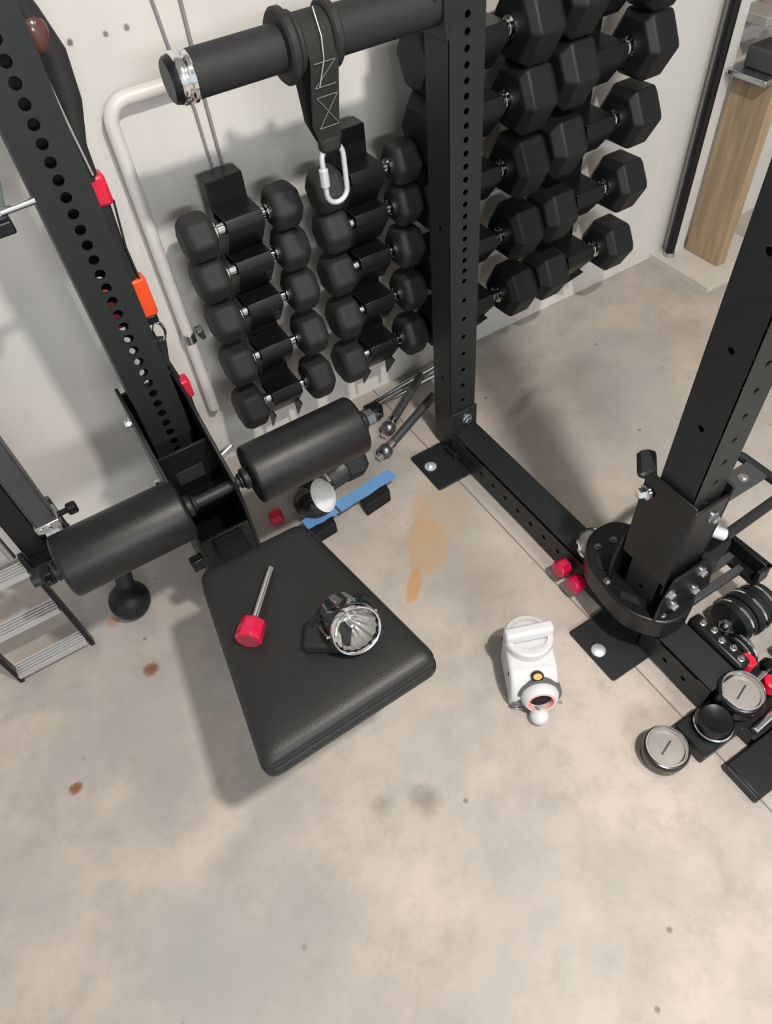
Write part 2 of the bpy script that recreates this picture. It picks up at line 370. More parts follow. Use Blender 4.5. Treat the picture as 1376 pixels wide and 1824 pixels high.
b = MB(); b.cyl((1.30, .235, .63), (1.38, .235, .63), .012, seg=14); build(b, 'screw', 'chrome', t)
b = MB(); b.cyl((1.372, .19, .63), (1.372, .29, .63), .006, seg=12); b.sphere((1.372, .19, .63), .009); b.sphere((1.372, .29, .63), .009); build(b, 'handle', 'orange', t)
t = empty('wall_shadow', (1.25, .30, .655), 'grey strip standing in for a shadow on the wall above the upright pine timber', 'shadow_band')
b = MB(); b.box(1.213, 1.75, .25, .36, .70, .725); build(b, 'shadow_strip', mat('shadow_grey', (.30, .285, .27), .6), t, .003)  # grey board standing in for a dark shadow band on the wall
b = MB(); b.box(1.30, 1.75, .335, .36, .725, 1.15)
tag(build(b, 'wall_board', 'brass', bevel=.002), 'pinkish brown board fixed to the wall at the upper right corner', 'board')
b = MB(); b.tube([(1.385 + .016 * math.cos(a), .325, .775 + .022 * math.sin(a)) for a in [2 * PI * k / 16 for k in range(16)]], .004, 8, True)
tag(build(b, 'red_ring', 'redp'), 'small red ring hanging on the brown board at the upper right corner', 'ring')

# ================================================================ power rack
PZ = .0254
rack = empty('power_rack', (0, 0, 0), 'black steel power rack with three perforated uprights and square base beams', 'power rack')
def upright(x0, x1, y0, y1, zt, front, left=None, back=None, t=.003, hr=.0062):
    """square tube; front/left/back = list of hole heights"""
    b = MB(); W = x1 - x0; D = y1 - y0; z0 = .006; H = zt - z0
    b.plate(W, H, (1, 0, 0), (0, 0, 1), (x0, y0, z0), [(W / 2, z - z0) for z in front], hr, t)
    if back: b.plate(W, H, (-1, 0, 0), (0, 0, 1), (x1, y1, z0), [(W / 2, z - z0) for z in back], hr, t)
    else: b.box(x0, x1, y1 - t, y1, z0, zt)
    if left: b.plate(D - 2 * t, H, (0, -1, 0), (0, 0, 1), (x0, y1 - t, z0), [(D / 2 - t, z - z0) for z in left], hr * 1.0, t)
    else: b.box(x0, x0 + t, y0 + t, y1 - t, z0, zt)
    b.box(x1 - t, x1, y0 + t, y1 - t, z0, zt)
    return b
zM = [.182 + .0508 * k for k in range(8)]; zM += [zM[-1] + PZ * k for k in range(1, 32)] + [zM[-1] + PZ * 31 + .0508 * k for k in range(1, 4)]
mU = upright(0, .076, 0, .076, 1.62, [z for z in zM if z < 1.6], [.25, .66, 1.06, 1.46])
build(mU, 'upright', 'steel', rack, .0, label='centre upright with a column of small holes')
zL = [.10 + PZ * k for k in range(58) if .10 + PZ * k < 1.56]
off = (.721 - .10) % PZ
zL = [z + off for z in zL]
lU = upright(-.7215, -.6385, 0, .076, 1.62, zL, None, [z for z in zL if z < .80], hr=.0085)
build(lU, 'upright', 'steel', rack, label='left upright with large close-set holes')
zRf = [.12 + .0508 * k for k in range(28)]; zRl = [.645 + .152 * k for k in range(6)]
rU = upright(0, .076, -.714, -.638, 1.62, zRf, [.19, .34, .49] + zRl)
build(rU, 'upright', 'steel', rack, label='right upright nearest the camera')
# base plates with anchor bolts
for (yc, lab) in ((-.022, None), (-.684, None)):
    b = MB(); P = roundpoly([(-.105, yc - .072), (.105, yc - .072), (.105, yc + .072), (-.105, yc + .072)], .008)
    b.prism([(x, y, 0.0005) for x, y in P], (0, 0, .0065)); pl = build(b, 'base_plate', 'steel', rack, .001)
    c = MB()
    if yc > -.1:
        c.lathe([(.0165, 0), (.0165, .002), (.012, .003)], (-.078, -.012, .007), (0, 0, 1), 22); c.lathe([(.0085, 0), (.0085, .006), (.006, .008)], (-.078, -.012, .009), (0, 0, 1), 6)
    else:
        c.lathe([(.016, 0), (.016, .003), (.013, .006), (.002, .0075)], (-.083, -.684, .007), (0, 0, 1), 24)
    build(c, 'anchor_bolt', 'zinc', pl)
b = MB(); b.box(-.012, .030, -.032, -.026, .006, .03); b.box(-.012, -.006, -.03, .01, .006, .03); build(b, 'foot_gusset', 'steel', rack, .001)
# base beams, front to back
def beam(x0, x1, y0, y1, z0, z1, holes):
    b = MB(); D = y1 - y0; H = z1 - z0; t = .003
    b.plate(D, D, (1, 0, 0), (0, 1, 0), (0, 0, 0), [], .007, t) if False else None
    b.plate(H, D, (0, 0, -1), (0, 1, 0), (x0, y0, z1), [(H * .5, h - y0) for h in holes], .0068, t)
    b.box(x0 + t, x1, y0, y1, z1 - t, z1); b.box(x1 - t, x1, y0, y1, z0, z1 - t); b.box(x0 + t, x1 - t, y0, y1, z0, z0 + t)
    return b
hb = [-.09 - .0508 * k for k in range(11)]
build(beam(0, .076, -.638, -.006, .009, .085, sorted(hb)), 'base_beam', 'steel', rack)
hb = [-.79 - .0508 * k for k in range(2)]
build(beam(0, .076, -.899, -.72, .009, .085, sorted(hb)), 'base_beam', 'steel', rack)
b = MB(); b.box(-.002, .080, -.007, 0, .02, .150); fp = build(b, 'flange_plate', 'steel', rack, .002)
bolt((.045, -.007, .118), (0, -1, 0), .011, .014, fp)
b = MB(); b.box(-.058, .16, -1.090, -1.010, .0005, .034); ef = build(b, 'front_foot', 'steel2', rack, .004)
b = MB(); b.box(-.0585, -.0575, -1.085, -1.015, .026, .031); build(b, 'foot_edge', 'lgrey', ef)

# ================================================================ loading pin on the centre upright
py, pz = .0375, 1.066
pin = empty('loading_pin', (0, py, pz), 'thick black horizontal plate storage pin with round flanges and a chrome ringed end', 'storage pin')
b = MB(); b.cyl((-.440, py, pz), (-.277, py, pz), .0335, seg=32); build(b, 'sleeve', 'rubber', pin)
b = MB(); b.cyl((-.20, py, pz), (-.006, py, pz), .036, seg=32, bev=.003); build(b, 'sleeve', 'rubber', pin)
b = MB(); b.cyl((-.266, py, pz), (-.210, py, pz), .030, seg=28); build(b, 'core', 'steel2', pin)
for x0, x1, r in ((-.294, -.277, .053), (-.277, -.264, .045), (-.216, -.199, .048)):
    b = MB(); b.cyl((x0, py, pz), (x1, py, pz), r, seg=36, bev=.004); build(b, 'flange', 'rubber', pin)
b = MB(); b.cyl((-.476, py, pz), (-.462, py, pz), .0315, .0335, seg=30, bev=.003); build(b, 'end_cap', 'steel2', pin)
b = MB(); b.lathe([(.034, 0), (.036, .003), (.036, .009), (.0335, .012), (.0335, .014), (.0365, .017), (.0365, .023), (.034, .026)], (-.465, py, pz), (1, 0, 0), 30); build(b, 'chrome_ring', 'chrome', pin)
b = MB(); b.box(-.012, 0, -.005, .08, pz - .05, pz + .05); build(b, 'mounting_plate', 'steel', pin, .003)
b = MB(); b.cyl((-.012, -.004, pz + .03), (-.03, -.012, pz + .03), .006, seg=10); build(b, 'detent_pin', 'chrome', pin)

# strap
st = empty('webbing_strap', (-.245, py, .97), 'black webbing strap with grey stitching looped over the thick storage pin', 'strap')
def ribbon(path, w, t):
    """path: list of (y,z, xcentre, width); ribbon across X"""
    b = MB(); n = len(path); vs = []; fs = []
    for i, (y, z, xc, wd) in enumerate(path):
        y0, z0 = path[max(i - 1, 0)][:2]; y1, z1 = path[min(i + 1, n - 1)][:2]; d = Vector((y1 - y0, z1 - z0)).normalized(); nn = (-d.y * t / 2, d.x * t / 2)
        for sx, sn in ((-1, -1), (1, -1), (1, 1), (-1, 1)): vs.append((xc + sx * wd / 2, y + nn[0] * sn, z + nn[1] * sn))
    for i in range(n - 1):
        for k in range(4): a, c = i * 4 + k, i * 4 + (k + 1) % 4; fs.append((a, c, c + 4, a + 4))
    fs += [(3, 2, 1, 0), tuple(range(4 * n - 4, 4 * n))]; return b.add(vs, fs)
R0 = .037; path = []
xa = -.238
path.append((py - .008, .910, -.229, .040))
for z in (.945, .97, 1.0, 1.03, 1.05): path.append((py - R0 * (.25 + .75 * min(1, (z - .925) / .12)) - .003, z, xa, .050))
for k in range(1, 12):
    a = PI + (-PI) * k / 12; path.append((py + R0 * math.cos(a), pz + R0 * math.sin(a), xa, .054))
for z in (1.05, 1.02, .98, .945): path.append((py + R0 * (.2 + .8 * (z - .925) / .14), z, xa, .050))
path.append((py + .006, .910, -.229, .040))
build(ribbon(path, .05, .004), 'webbing', 'web', st)
b = MB(); b.box(-.249, -.211, py - .014, py + .010, .893, .919); build(b, 'strap_end', 'web', st, .006)
b = MB()
def yf(z): return py - R0 * (.25 + .75 * min(1, (z - .925) / .12)) - .0065
for (xa_, za, xb_, zb) in ((-.251, .940, -.214, .940), (-.255, .992, -.217, .992), (-.251, .940, -.217, .992), (-.214, .940, -.255, .992), (-.257, 1.008, -.219, 1.008), (-.258, 1.045, -.220, 1.045), (-.257, 1.008, -.220, 1.045)):
    b.tube([(xa_ + (xb_ - xa_) * k / 4, yf(za + (zb - za) * k / 4), za + (zb - za) * k / 4) for k in range(5)], .0009, 6)
build(b, 'stitching', 'thread', st)
b = MB(); b.tube([(-.236, py - .020, 1.112), (-.240, py - .046, 1.08), (-.241, py - .047, 1.05), (-.252, py - .041, 1.01)], .0009, 6); build(b, 'loose_thread', 'twine', st)
# carabiner
cb = empty('carabiner', (-.227, py, .86), 'silver oval screw-gate carabiner hanging from the webbing strap', 'carabiner')
zc0, zc1, rr = .820, .880, .0215
pts = [(-.227 + rr * math.cos(a), py - .002, zc1 + rr * math.sin(a)) for a in [PI * k / 10 for k in range(11)]] + [(-.227 + rr * math.cos(a), py - .002, zc0 + rr * math.sin(a)) for a in [PI + PI * k / 10 for k in range(11)]]
b = MB(); b.tube(pts, .0048, 12, True); build(b, 'ring', 'zinc', cb)
b = MB(); b.cyl((-.227 - rr, py - .002, .833), (-.227 - rr, py - .002, .866), .0085, seg=14, bev=.002); build(b, 'screw_gate', 'zinc', cb)

# ================================================================ leg rollers and seat on the left upright
ry, rz = -.16, .447
rl = empty('leg_roller_holder', (-.68, -.03, .3), 'black bracket clasped round the left upright, carrying two thick black foam rollers', 'leg roller')
sp = [(.085, .575), (-.02, .575), (-.06, .545), (-.185, .48), (-.200, .42), (-.200, .05), (.085, .05)]
for x0 in (-.738, -.629):
    b = MB(); b.prism([(x0, y, z) for y, z in sp], (.007, 0, 0)); build(b, 'side_plate', 'steel2', rl, .001)
b = MB(); b.box(-.731, -.629, -.199, -.192, .05, .375); build(b, 'lower_panel', 'steel2', rl, .001)
b = MB(); b.box(-.731, -.629, -.075, -.068, .05, .505); build(b, 'front_panel', 'steel2', rl, .001)
b = MB(); b.box(-.712, -.655, -.0775, -.075, .42, .455); build(b, 'raised_patch', 'rubber', rl, .001)
b = MB(); b.box(-.731, -.629, .077, .084, .05, .56); build(b, 'rear_panel', 'steel2', rl, .001)
b = MB(); b.cyl((-1.020, ry, rz), (-.300, ry, rz), .0115, seg=20); build(b, 'roller_bar', 'steel', rl)
for x0, x1 in ((-.966, -.726), (-.590, -.345)):
    r_ = .0615; L = x1 - x0; bv = .009
    pr = [(.014, 0), (.05, 0.0)] + [(r_ - bv + bv * math.sin(a), bv - bv * math.cos(a)) for a in [PI / 2 * k / 5 for k in range(6)]]
    pr += [(r_ - bv + bv * math.cos(a), L - bv + bv * math.sin(a)) for a in [PI / 2 * k / 5 for k in range(6)]] + [(.05, L), (.014, L)]
    b = MB(); b.lathe(pr, (x0, ry, rz), (1, 0, 0), 48); build(b, 'foam_roller', 'foam', rl)
for x0, x1, r_ in ((-.982, -.966, .02), (-.726, -.712, .022), (-.606, -.590, .022), (-.345, -.328, .022), (-.712, -.704, .016), (-.614, -.606, .016)):
    b = MB(); b.cyl((x0, ry, rz), (x1, ry, rz), r_, seg=24, bev=.003); build(b, 'roller_collar', 'steel', rl)
b = MB(); b.box(-1.004, -.984, ry - .012, ry + .012, rz - .018, rz + .014); b.cyl((-.994, ry - .012, rz), (-.994, ry - .022, rz), .007, seg=6); build(b, 'end_stop', 'steel2', rl, .002)
b = MB(); b.cyl((-.325, ry, rz), (-.308, ry, rz), .017, seg=6); build(b, 'end_nut', 'dsteel', rl)
bolt((-.740, -.005, .558), (-1, 0, 0), .008, .012, rl); bolt((-.740, -.005, .385), (-1, 0, 0), .008, .012, rl)
bolt((-.622, -.03, .40), (1, 0, 0), .008, .014, rl)
b = MB(); b.lathe([(.004, 0), (.006, .01), (.0085, .013), (.0085, .05), (.006, .055)], (-.622, .0, .365), (.75, .1, .25), 14); build(b, 'pull_pin', 'satin', rl)
b = MB(); b.box(-.765, -.739, -.20, -.18, .305, .335); build(b, 'rear_tab', 'steel2', rl, .002)

seat = empty('padded_seat', (-.66, -.5, 0), 'black vinyl wedge-shaped seat pad in front of the left upright', 'seat')
out = roundpoly([(-.819, -.692), (-.499, -.686), (-.553, -.312), (-.765, -.306)], .028, 6)
zt = .452
pr = [(.012, .393), (.004, .395), (-.001, .400), (-.001, .413), (.004, .4165), (.005, .4185), (.003, .421), (.002, .436), (.006, .4425), (.012, .4470), (.022, .4495), (.045, .4515), (.08, zt), (.14, zt)]
b = MB(); b.pillow(out, pr); build(b, 'seat_pad', 'vinyl', seat, angle=60)
b = MB(); b.pillow(roundpoly([(-.790, -.672), (-.515, -.666), (-.565, -.33), (-.75, -.325)], .02), [(0, .375), (0, .393)]); build(b, 'base_board', 'board', seat)
b = MB(); b.box(-.71, -.65, -.60, -.2005, .315, .375); build(b, 'support_arm', 'steel2', seat, .003)
# magnetic red pin lying on the seat
pn = empty('selector_pin', (-.70, -.45, zt), 'red knobbed steel pin lying on the black seat pad', 'pin')
a = Vector((-.746, -.502, zt + .0195)); e = Vector((-.652, -.388, zt + .007)); d = (e - a).normalized()
b = MB(); b.lathe([(.0215, 0), (.0225, .002), (.0225, .034), (.0205, .0365), (.008, .0365)], a, d, 8, rot=.39); kn = build(b, 'knob', 'red', pn, .0012)
b = MB(); b.lathe([(.017, 0), (.017, .0012)], a - d * .0012, d, 24); build(b, 'knob_face', mat('dull_red_face', (.30, .03, .05), .45), kn)
b = MB(); b.cyl(a + d * .036, e, .0062, seg=16, bev=.001); build(b, 'shaft', 'chrome', pn)

# chrome lamp unit ------------------------------------------------
def lamp_unit(root, c, ax, R_=.043, L=.06):
    """c: centre of the lens, ax: direction the lens faces"""
    ax = Vector(ax).normalized(); c = Vector(c)
    b = MB(); b.lathe([(1e-5, -L), (R_ * .70, -L), (R_ * .84, -L * .94), (R_ * .86, -L * .62), (R_ * .90, -L * .60), (R_ * .90, -L * .50), (R_ * .94, -L * .35), (R_ * .98, -L * .18), (R_ * 1.04, -.008), (R_ * 1.04, 0), (R_ * .99, .004), (R_ * .93, .003), (R_ * .92, -.002)], c, ax, 40, caps=False); build(b, 'housing', 'chrome', root)
    b = MB(); b.lathe([(1e-5, -L * .62), (R_ * .25, -L * .60), (R_ * .50, -L * .48), (R_ * .75, -L * .25), (R_ * .91, -.004)], c, ax, 36, caps=False, flute=.07); build(b, 'reflector', 'mirror', root, angle=5)
    b = MB(); b.lathe([(1e-5, -L * .15), (R_ * .10, -L * .17), (R_ * .13, -L * .3), (R_ * .10, -L * .52)], c, ax, 14); build(b, 'bulb', 'satin', root)
    b = MB(); b.lathe([(R_ * .91, .0004), (R_ * .6, .0018), (1e-5, .0028)], c, ax, 32, caps=False); build(b, 'lens', 'glass', root)
M['mirror'] = mat('silvered_reflector', (.86, .83, .80), .22, .8, .1, 60)
lp = empty('spot_lamp', (-.63, -.54, zt), 'round chrome lamp with a clear lens lying on the black seat pad', 'lamp')
A = Vector((-.005, -.86, .48)).normalized(); c = Vector((-.598, -.600, zt + .050))
lamp_unit(lp, c, A, .0405, .078)
X, Y, Z = frame(A)
for s in (-1, 1):
    p = c - A * .030 + X * s * .043 + Y * .006
    b = MB(); b.cyl(p + A * .018, p - A * .034, .0022, seg=8); rod = build(b, 'mounting_screw', 'chrome', lp)
    b = MB(); b.cyl(p - A * .030, p - A * .040, .0075, seg=6); b.box(-.010, .010, -.007, .007, -.004, .004, Matrix.Translation(p - A * .040 + Vector((0, 0, .004)))); build(b, 'lug', 'steel2', rod)
b = MB(); q = c - A * .066
b.lathe([(.012, -.02), (.02, -.016), (.022, 0)], c - A * .076, A, 20)
build(b, 'rear_socket', 'dark', lp)
b = MB(); b.box(-.088, -.012, -.016, .030, -.0495, -.024, Matrix.Translation(c) @ Matrix.Rotation(-.6, 4, 'Z')); build(b, 'lamp_shadow', 'dark', lp, .006)  # dark block standing in for the lamp's shadow on the seat

# ================================================================ dumbbells and their racks
def hexhead(b, xc, sgn, R_, L, cham, y, z, seg=6, rot=PI / 6, rnd=0):
    """head prism along X; sgn = outward side"""
    c2 = cham * .75
    pr = [(R_ - c2, 0), (R_, c2), (R_, L - cham), (R_ - cham, L)]
    b.lathe(pr, (xc - sgn * L / 2, y, z), (sgn, 0, 0), seg, up=(0, 0, 1), rot=rot)
def dumbbell(name, x, y, z, half, L, R_, cham, hr, label, seg=6, rot=0, m='rubber'):
    t = empty(name, (x, y, z), label, 'dumbbell')
    for s in (-1, 1):
        b = MB(); hexhead(b, x + s * half, s, R_, L, cham, y, z, seg, rot); build(b, 'head', m, t, R_ * .13 if L < .08 else .004, angle=25, seg=3)
    i = half - L / 2
    b = MB(); b.lathe([(hr * 1.5, 0), (hr * 1.5, .006), (hr, .010), (hr * 1.12, i), (hr, 2 * i - .010), (hr * 1.5, 2 * i - .006), (hr * 1.5, 2 * i)], (x - i, y, z), (1, 0, 0), 20); build(b, 'handle', 'chrome', t)
    return t
def saddle_rack(xc, hw, rows, y, yb, label, group, depth, tipz, ztop, hr=.0125):
    t = empty('dumbbell_rack', (xc, yb, tipz), label, 'dumbbell rack', group)
    b = MB(); b.box(xc - hw, xc + hw, yb, yb + depth, rows[0] - .10, ztop); build(b, 'column', 'steel2', t, .002)
    b = MB(); b.box(xc - hw + .01, xc + hw - .01, yb + depth, .36, rows[0] - .02, rows[0] + .02); b.box(xc - hw + .01, xc + hw - .01, yb + depth, .36, ztop - .12, ztop - .08); build(b, 'wall_mount', 'steel2', t)
    for k, z in enumerate(rows):
        b = MB(); h = hr + .002
        arc = [(y - h * math.cos(PI * j / 8), z - h * math.sin(PI * j / 8)) for j in range(9)][::-1]
        P = [(yb, z + h + .003), (y - h + .002, z + h + .003), (y - h - .008, z + .002), (y - h - .008, z - .010), (y + .024, z - .075), (yb, z - .085), (yb, z - .004), (y + h, z - .004)] + arc[1:] + [(y - h, z + h), (yb, z + h)]
        b.prism([(xc - hw, yy, zz) for yy, zz in P], (2 * hw, 0, 0)); build(b, 'saddle', 'steel2', t, .001)
        if k == 0:
            for x0 in (xc - hw, xc + hw - .004):
                b = MB(); b.prism([(x0, yy, zz) for yy, zz in [(y + .002, z - .07), (yb + .004, z - .07), (yb + .002, z - .15)]], (.004, 0, 0)); build(b, 'lower_point', 'steel2', t)
    return t
ordn = {5: ['bottom', 'second from bottom', 'middle', 'second from top', 'top']}
rowsA = [.258, .395, .520, .626, .720]
for xc, nm, n5 in ((-.355, 'leftmost small rack', 5), (-.062, 'small rack behind the carabiner', 5)):
    saddle_rack(xc, .041, rowsA, .235, .288, 'black wall mounted saddle column of the ' + nm, 'small dumbbell racks', .045, .12, .79 if xc < -.2 else .80)
    for k, z in enumerate(rowsA):
        R_ = .060 - .0027 * k
        jx = random.uniform(-.004, .004)
        tag(dumbbell('hex_dumbbell', xc + jx, .235, z, .097, .068, R_, .014, .0115, '', 6, random.uniform(-.08, .08)),
            'small black dumbbell, %s row of the %s' % (ordn[5][k], nm), 'dumbbell', 'small dumbbells on the two left racks')
rowsC = [.263, .442, .617, .771, .914]; rowsD = [.267, .451, .630, .791, .938]
for xc, nm in ((.243, 'big rack behind the centre upright'), (.602, 'rightmost big rack')):
    if xc > .5: rowsC = rowsD
    saddle_rack(xc, .046, rowsC, .225, .295, 'black wall mounted saddle column of the ' + nm, 'big dumbbell racks', .045, .11, .98, .0165)
    for k, z in enumerate(rowsC):
        R_ = .076 + .0018 * k
        tag(dumbbell('hex_dumbbell', xc + random.uniform(-.004, .004), .225, z, .124, .102, R_, .024, .0155, '', 6, random.uniform(-.05, .05), 'rubber2'),
            'big black hex dumbbell, %s row of the %s' % (ordn[5][k], nm), 'dumbbell', 'big dumbbells on the two right racks')

# ================================================================ things hanging by the left upright
hx, hy = -.617, .098
hg = empty('pull_cord', (hx, hy, .46), 'black strap with red clips and an orange block hanging down behind the left upright', 'strap')
b = MB(); b.tube([(-.655, hy, 1.30), (-.640, hy, 1.22), (-.622, hy, 1.17), (-.608, hy, 1.12), (-.612, hy, 1.06), (-.630, hy, 1.0), (-.632, hy, .95)], .020, 12); build(b, 'upper_band', 'rubber', hg)
b = MB(); b.sphere((-.622, hy - .005, 1.150), .0215, sz=1.3); build(b, 'glint_bulge', 'band_glint', hg)  # brown bulge stands for the reflection on the black band
b = MB(); b.tube([(-.640, hy - .03, 1.35), (-.634, hy - .028, 1.15), (-.628, hy - .024, 1.04), (-.622, hy - .02, .96)], .0018, 8); build(b, 'steel_cable', 'twine', hg)
b = MB(); b.box(hx - .020, hx + .012, hy - .016, hy + .016, .905, .955); build(b, 'red_clip', 'redp', hg, .006)
b = MB(); b.tube([(hx - .006, hy, .91), (hx - .010, hy, .83), (hx - .008, hy, .77)], .013, 12); build(b, 'lower_band', 'rubber', hg)
b = MB(); b.tube([(hx + .012, hy - .01, .91), (hx + .002, hy - .012, .83), (hx + .004, hy - .01, .76)], .002, 8); build(b, 'thin_cord', 'rubber', hg)
b = MB(); b.box(hx - .074, hx + .014, hy - .015, hy + .015, .690, .768); build(b, 'orange_block', 'orange', hg, .005)
b = MB(); b.box(hx - .013, hx + .010, hy - .012, hy + .012, .672, .690); build(b, 'block_ferrule', 'steel2', hg, .003)
b = MB(); b.tube([(hx + .002 + .011 * math.cos(a), hy - .004, .648 + .022 * math.sin(a)) for a in [2 * PI * k / 18 for k in range(18)]], .0032, 8, True); build(b, 'snap_hook', 'chrome', hg)
b = MB(); b.tube([(hx, hy, .63), (hx - .010, hy, .58), (hx - .002, hy, .53)], .011, 10); build(b, 'lower_strap', 'rubber', hg)
b = MB(); b.box(hx - .010, hx + .022, hy - .014, hy + .016, .480, .525); build(b, 'red_clip', 'redp', hg, .005)
b = MB(); b.tube([(hx + .006, hy, .49), (hx + .004, hy, .3), (hx, hy, .004)], .010, 10); build(b, 'tail', 'rubber', hg)
# smoked panel and bolt at the far left edge
pq = empty('side_bracket', (-.77, .05, .97), 'dark bracket with a chrome bolt behind the left upright at the left picture edge', 'bracket')
b = MB(); b.prism([(-.90, .06, z) if i else (-.90, .06, z) for i, z in enumerate([])] or [(-.900, .0, .965), (-.770, .0, .965), (-.752, .0, 1.02), (-.756, .0, 1.12), (-.900, .0, 1.12)], (0, .02, 0)); build(b, 'panel', 'smoke', pq, .002)
b = MB(); b.box(-.92, -.763, -.012, .022, .955, .975); build(b, 'lower_edge', 'steel2', pq, .003)
b = MB(); b.cyl((-.772, -.002, .985), (-.7215, .002, .985), .0055, seg=12); b.lathe([(.010, 0), (.010, .008)], (-.780, -.002, .985), (1, 0, 0), 6); build(b, 'bolt', 'chrome', pq)

# ================================================================ left edge: posts and small step stand
ps = empty('cable_post', (-.96, 0, .3), 'grey square telescoping post behind the left foam roller', 'post')
b = MB(); b.box(-.983, -.953, -.010, .020, .325, .44); build(b, 'lower_tube', 'zinc', ps, .003)
b = MB(); b.box(-1.045, -.945, -.012, .066, .300, .325); build(b, 'cross_foot', 'steel2', ps, .002)
b = MB(); b.box(-1.045, -.997, .02, .066, .325, 1.2); build(b, 'rear_tube', 'steel2', ps, .003)
b = MB(); b.box(-.988, -.948, -.014, .026, .42, 1.3); build(b, 'upper_tube', 'lgrey', ps, .003)
b = MB(); b.box(-.993, -.943, -.019, .031, .405, .425); cl = build(b, 'collar', 'satin', ps, .003)
for x in (-.982, -.966): bolt((x, -.019, .415), (0, -1, 0), .004, .006, cl)
b = MB(); b.cyl((-.943, .005, .415), (-.920, .005, .415), .006, seg=12); b.cyl((-.925, .005, .415), (-.905, .005, .415), .013, seg=16, bev=.003); build(b, 'clamp_knob', 'steel2', ps)
b = MB(); b.cyl((-.950, .045, .320), (-.950, .045, .43), .006, seg=12); build(b, 'guide_rod', 'dsteel', ps)
sd = empty('step_stand', (-1.13, 0, 0), 'small step stand with bright aluminium treads and black side rails at the left edge', 'step stand')
b = MB(); b.prism([(-1.052, -.010, .0), (-1.052, .012, .0), (-1.052, .010, .36), (-1.052, -.008, .36)], (.010, 0, 0)); build(b, 'side_rail', 'steel2', sd, .001)
b = MB(); b.prism([(-1.222, -.010, .0), (-1.222, .012, .0), (-1.222, .010, .36), (-1.222, -.008, .36)], (.010, 0, 0)); build(b, 'side_rail', 'steel2', sd, .001)
for z in (.032, .178, .322):
    b = MB(); P = []
    for k in range(5):
        y0 = -.016 + .008 * k; P += [(y0 - .0028, z + .008), (y0 + .0008, z + .008), (y0 + .0012, z + .0045), (y0 + .0048, z + .0045)]
    P = [(-.019, z - .006)] + P + [(.021, z - .006)]
    b.prism([(-1.212, y, zz) for y, zz in P], (.160, 0, 0)); build(b, 'tread', 'alu', sd)
b = MB(); b.cyl((-1.062, .006, .36), (-1.062, .006, .62), .008, seg=12); build(b, 'riser_tube', 'satin', sd)

# black ball grip on the floor under the left roller
bg = empty('ball_grip', (-.925, .02, 0), 'black rubber ball grip lying on the floor under the left foam roller', 'ball grip')
b = MB(); b.sphere((-.926, .022, .050), .0485, 28, 18); build(b, 'ball', 'rubber2', bg)
b = MB(); b.cyl((-.918, .035, .085), (-.900, .062, .150), .021, .019, seg=18, bev=.003); build(b, 'neck', 'rubber', bg)

# ================================================================ floor clutter behind the seat
cl = empty('glossy_dome', (-.40, .035, 0), 'glossy black round dome with painted white glare on the floor, blue tape beside it', 'dome lamp')
c = Vector((-.412, .032, .058)); A = Vector((.62, -.55, .60)).normalized()
b = MB(); b.sphere(c, .0565, 32, 20); build(b, 'body', mat('glossy_black', (.02, .02, .022), .12, 0, .05), cl)
b = MB(); b.lathe([(.0568 * math.sin(a), .0568 * math.cos(a)) for a in [PI * .30 * k / 10 for k in range(10, 0, -1)]] + [(1e-5, .0570)], c + A * .001, A, 30); build(b, 'reflection_cap', mat('blown_reflection_white', (.97, .97, .97), .4, .1), cl)  # white cap paints the blown-out reflection onto the black dome
def tape(p0, p1, wd, z0, z1, label):
    p0 = Vector(p0); p1 = Vector(p1); d = (p1 - p0); s = Vector((-d.y, d.x)).normalized() * wd / 2; n = 8; b = MB(); vs = []; fs = []
    for i in range(n + 1):
        q = p0 + d * i / n; z = z0 + (z1 - z0) * i / n + .0015 * math.sin(i * 1.3); k = 1 + .04 * math.sin(i * 2.1)
        vs += [(q.x + s.x * k, q.y + s.y * k, z), (q.x - s.x * k, q.y - s.y * k, z + .002), (q.x - s.x * k, q.y - s.y * k, z + .004), (q.x + s.x * k, q.y + s.y * k, z + .0025)]
    for i in range(n):
        for k in range(4): a, c_ = i * 4 + k, i * 4 + (k + 1) % 4; fs.append((a, c_, c_ + 4, a + 4))
    fs += [(3, 2, 1, 0), tuple(range(4 * n, 4 * n + 4))]; b.add(vs, fs)
    return tag(build(b, 'blue_strip', 'blue'), label, 'tape')
tape((-.372, -.018), (-.192, -.002), .038, .044, .046, 'long strip of blue tape across the black blocks behind the seat')
tape((-.470, -.022), (-.378, -.016), .036, .046, .042, 'short strip of blue tape between the seat corner and the round dome')
b = MB(); b.prism([(-.308, -.056, 0), (-.228, -.046, 0), (-.224, -.010, 0), (-.304, -.018, 0)], (0, 0, .042)); tag(build(b, 'foam_block', 'board', bevel=.003), 'small black block under the end of the long blue tape strip', 'block')
b = MB(); b.prism([(-.470, -.060, 0), (-.398, -.055, 0), (-.394, -.020, 0), (-.466, -.022, 0)], (0, 0, .038)); tag(build(b, 'foam_block', 'board', bevel=.003), 'small black block on the floor beside the rear seat corner', 'block')
t = empty('short_dumbbell', (-.29, .09, .05), 'short black hex weight with a grey neck lying on the floor behind the blue tape', 'weight')
b = MB(); hexhead(b, -.262, 1, .057, .070, .014, .105, .051, 6, 0); build(b, 'head', 'rubber', t, .002)
b = MB(); b.cyl((-.350, .084, .046), (-.290, .094, .050), .034, .036, seg=24, bev=.003); build(b, 'neck', 'lgrey', t)
b = MB(); b.cyl((-.359, .082, .046), (-.350, .084, .046), .032, seg=24); build(b, 'chrome_collar', 'chrome', t)
b = MB(); b.lathe([(.015, 0), (.020, .003), (.020, .030), (.015, .034)], (-.530, .072, .021), (.8, -.2, .1), 8)
tag(build(b, 'red_pin', 'redp'), 'red knob on the floor between the left upright and the seat', 'pin')

